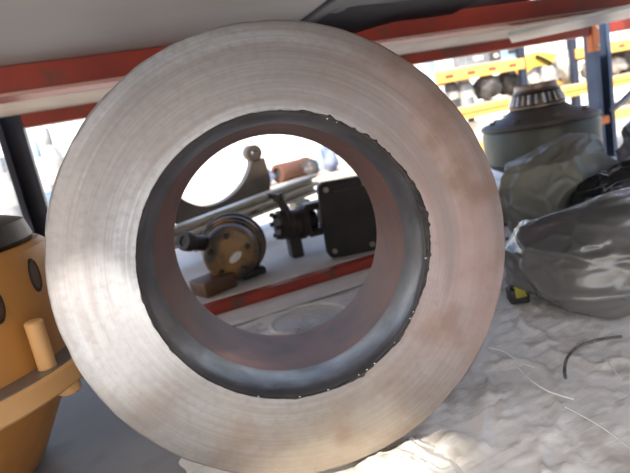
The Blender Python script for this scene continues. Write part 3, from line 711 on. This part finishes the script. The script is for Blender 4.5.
# ---------------------------------------------------------------- yard, seen past the left post
def cylinder_bottle(px, Y, r, h, m_, m2, label):
    c = at(px, 170, Y); t = thing('gas_cylinder', label, 'cylinder', (c.x, c.y, GZ), group='gas cylinders in the yard')
    bm = B(); lathe(bm, [(0, .01), (r*.9, 0), (r, .03), (r, h*.80), (r*.92, h*.86), (r*.6, h*.92), (r*.3, h*.94), (r*.3, h*.96), (0, h*.96)], 24); obj('shell', bm, m_, t)
    bm = B(); lathe(bm, [(r*.33, h*.94), (r*.38, h*.945), (r*.38, h*1.03), (r*.3, h*1.05), (0, h*1.05)], 16); obj('valve_cap', bm, m2, t)
    bm = B(); lathe(bm, [(r*1.002, h*.62), (r*1.02, h*.62), (r*1.02, h*.70), (r*1.002, h*.70)], 24, close=True); obj('band', bm, m2, t)
cylinder_bottle(24, 6.2, .12, 1.45, 'light_blue', 'grey_metal', 'pale blue gas cylinder nearest the dark left post')
cylinder_bottle(42, 6.6, .12, 1.60, 'white_plastic', 'light_blue', 'white gas cylinder between the pale blue and silver ones')
cylinder_bottle(57, 6.3, .11, 1.70, 'silver_cast', 'grey_metal', 'tall silver gas cylinder beside the ring rim')
cylinder_bottle(3, 6.4, .12, 1.50, 'silver_cast', 'grey_metal', 'silver gas cylinder seen left of the dark post')
def crate(name, c, s, m_, label, cat, slats=3, group=None, parent=None):
    t = thing(name, label, cat, c, group=group); n = slats
    for y_, sy in ((-s[1]/2, 1), (s[1]/2, -1)):
        for k in range(n):
            bm = B(); box(bm, (0, y_+sy*.006, s[2]*(k+.5)/n), (s[0], .012, s[2]/n*.86), bevel=.002); obj('side_board', bm, m_, t)
    for x_ in (-s[0]/2, s[0]/2):
        bm = B(); box(bm, (x_*.985, 0, s[2]/2), (.012, s[1]-.03, s[2]), bevel=.002); obj('end_board', bm, m_, t)
    bm = B(); box(bm, (0, 0, .006), (s[0]-.03, s[1]-.03, .012)); obj('bottom', bm, m_, t)
    return t
# ================================================================ FAR RACK ON THE RIGHT
FY = 5.0
far = thing('pallet_rack', 'far sunlit orange beamed pallet rack in the right background', 'rack', (0, 0, 0))
fx0 = at(436, 90, FY).x; fx1 = 8.6
zu = at(520, 64, FY).z; zl = at(520, 102, FY).z
zt = zu+.95
def fbeam(z, y, h, m_, slots=False, xa=None, xb=None):
    xa = fx0 if xa is None else xa; xb = fx1 if xb is None else xb
    bm = B(); box(bm, ((xa+xb)/2, y, z), (xb-xa, .05, h), bevel=.006); b = obj('beam', bm, m_, far)
    if slots:
        sh = None; x_ = xa+.18
        while x_ < xb-.1:
            if sh is None:
                bm = B(); box(bm, (0, 0, 0), (.11, .008, .035), bevel=.002); sh = obj('slot', bm, 'red_dark', b, loc=(x_, y-.026, z))
            else:
                o = sh.copy(); COL.objects.link(o); o.parent = b; o.location = (x_, y-.026, z)
            x_ += .30
    return b
xp1, xp2 = at(525, 80, FY).x, at(577, 80, FY).x
for y_ in (FY, FY+1.0):
    fbeam(zu, y_, .12, 'yellow_beam', y_ == FY, fx0, xp1); fbeam(zu, y_, .12, 'yellow_beam', y_ == FY, xp2, fx1)
fb = fbeam(zl, FY, .13, 'yellow_beam')
bm = B(); box(bm, ((fx0+fx1)/2, FY-.028, zl), (fx1-fx0-.1, .008, .03), bevel=.002); obj('stripe', bm, 'orange_paint', fb)
fbeam(zl-.42, FY, .13, 'yellow_beam'); fbeam(zl, FY+1.0, .13, 'yellow_beam'); fbeam(zl-.42, FY+1.0, .13, 'yellow_beam')
for px in (434, 525, 577, 640):
    x_ = at(px, 80, FY).x
    for y_ in (FY-.03, FY+1.0):
        bm = B(); box(bm, (x_, y_+.06, (GZ+zt)/2), (.085, .07, zt-GZ), bevel=.006)
        p_ = obj('post', bm, 'light_blue' if px == 434 else 'dark_blue', far)
        bm = B(); box(bm, (x_, y_+.06, GZ+.006), (.14, .14, .012), bevel=.002); obj('foot_plate', bm, 'grey_metal', p_)
for z_ in (zu, zl, zl-.42):
    x_ = fx0; k = 0
    while x_ < fx1-.3:
        if z_ == zu and xp1-.5 < x_ < xp2-.1: x_ += .58; continue
        bm = B(); box(bm, (x_+.29, FY+.5, z_+.072), (.575, 1.02, .018), bevel=.003); obj('shelf_board', bm, 'pale_board', far); x_ += .58
TL, TU = zl+.082, zu+.082
def fxp(px, py): return at(px, py, FY).x
# goods on the middle shelf
def canister(px, Y, r, h, m_, m2, label, z0, name='canister'):
    x_ = at(px, 90, FY).x; t = thing(name, label, 'canister', (x_, Y, z0))
    bm = B(); lathe(bm, [(0, 0), (r, 0), (r*1.03, .01), (r, .03), (r, h*.75), (r*.9, h*.82), (r*.6, h*.86), (r*.6, h), (0, h)], 24); obj('shell', bm, m_, t)
    bm = B(); lathe(bm, [(r*1.01, h*.3), (r*1.02, h*.3), (r*1.02, h*.55), (r*1.01, h*.55)], 24, close=True); obj('band', bm, m2, t)
canister(459, FY+.14, .075, .33, 'dark_metal', 'silver_cast', 'dark canister with a silver band on the far rack', TL)
canister(474, FY+.20, .12, .30, 'grey_metal', 'pale_crate', 'wide grey canister beside the dark canister on far rack', TL)
lump('engine_block', 487, 87, FY+.14, (.16, .14, .15), 'dark_metal', 'rounded dark engine part in the middle of the far rack', 'engine', 1.2, TL)
lump('engine_block', 507, 80, FY+.22, (.15, .13, .14), 'black_iron', 'black blue engine part left of the far rack post', 'engine', 3.7, TL)
c = Vector((fxp(499, 97), FY+.15, zl-.42+.082)); crate('slatted_crate', c, (.62, .3, .22), 'pale_crate', 'pale slatted crate under the engine parts on far rack', 'crate', 3)
lump('iron_casting', 539, 80, FY+.36, (.18, .08, .15), 'dark_metal', 'dark domed casting right of the far rack post', 'casting', 5.0, TL, amp=.15)
for i, (px, yo_, s_, lab) in enumerate(((534, .16, (.09, .10, .10), 'silver grey casting heap nearest the bearing on far rack'), (550, .16, (.105, .10, .14), 'silver casting in the middle of the far rack bay'),
        (565, .16, (.095, .10, .20), 'tall silver casting left of the dark rack post'), (592, .18, (.14, .10, .12), 'silver casting between dark rack post and blue post'), (616, .18, (.16, .10, .12), 'silver casting behind the blue diagonal brace'))):
    lump('silver_casting', px, 90, FY+yo_, s_, 'silver_cast', lab, 'casting', 7+i*2.3, TL, 'silver castings on the far rack', amp=.45)
# yellow machine housing with a black hose
ym = thing('yellow_housing', 'yellow machine housing with a black hose on far rack', 'machine', (at(547, 66, FY+.68).x, FY+.68, TL))
bm = B(); prism(bm, [(-.42, 0), (.34, 0), (.34, .22), (.12, .42), (-.30, .50), (-.42, .40)], -.14, .14, Matrix.Rotation(R(90), 4, 'X')); bmesh.ops.bevel(bm, geom=bm.edges[:], offset=.02, segments=2, affect='EDGES'); obj('housing', bm, 'bright_yellow', ym)
bm = B(); tube(bm, spline([(-.34, -.16, .44), (-.18, -.17, .36), (0, -.17, .24), (.20, -.17, .12), (.30, -.16, .10)], 8), .022, 8); obj('hose', bm, 'black_rubber', ym)
# things on the upper shelf of the far rack
def carton(px, w, h, m_, m2, label, z0, yo_=.2):
    t = thing('carton', label, 'box', (at(px, 60, FY+yo_).x, FY+yo_, z0))
    bm = B(); box(bm, (0, 0, h/2), (w, .25, h), bevel=.006); obj('body', bm, m_, t)
    bm = B(); box(bm, (0, -.1265, h*.5), (w*.4, .004, h*.3)); obj('print', bm, m2, t)
    bm = B(); box(bm, (0, 0, h+.002), (w*.98, .06, .004)); obj('tape', bm, 'pale_board', t)
carton(489, .14, .13, 'dark_metal', 'white_plastic', 'small dark box on the far rack upper beam', TU)
carton(505, .30, .16, 'light_blue', 'dark_metal', 'pale blue box on the far rack upper beam', TU)
carton(471, .34, .14, 'grey_metal', 'pale_crate', 'flat grey box on the far rack upper beam at left', TU)
carton(630, .55, .34, 'dark_metal', 'grey_metal', 'dark grey box on the far rack right of the blue post', TL, .42)
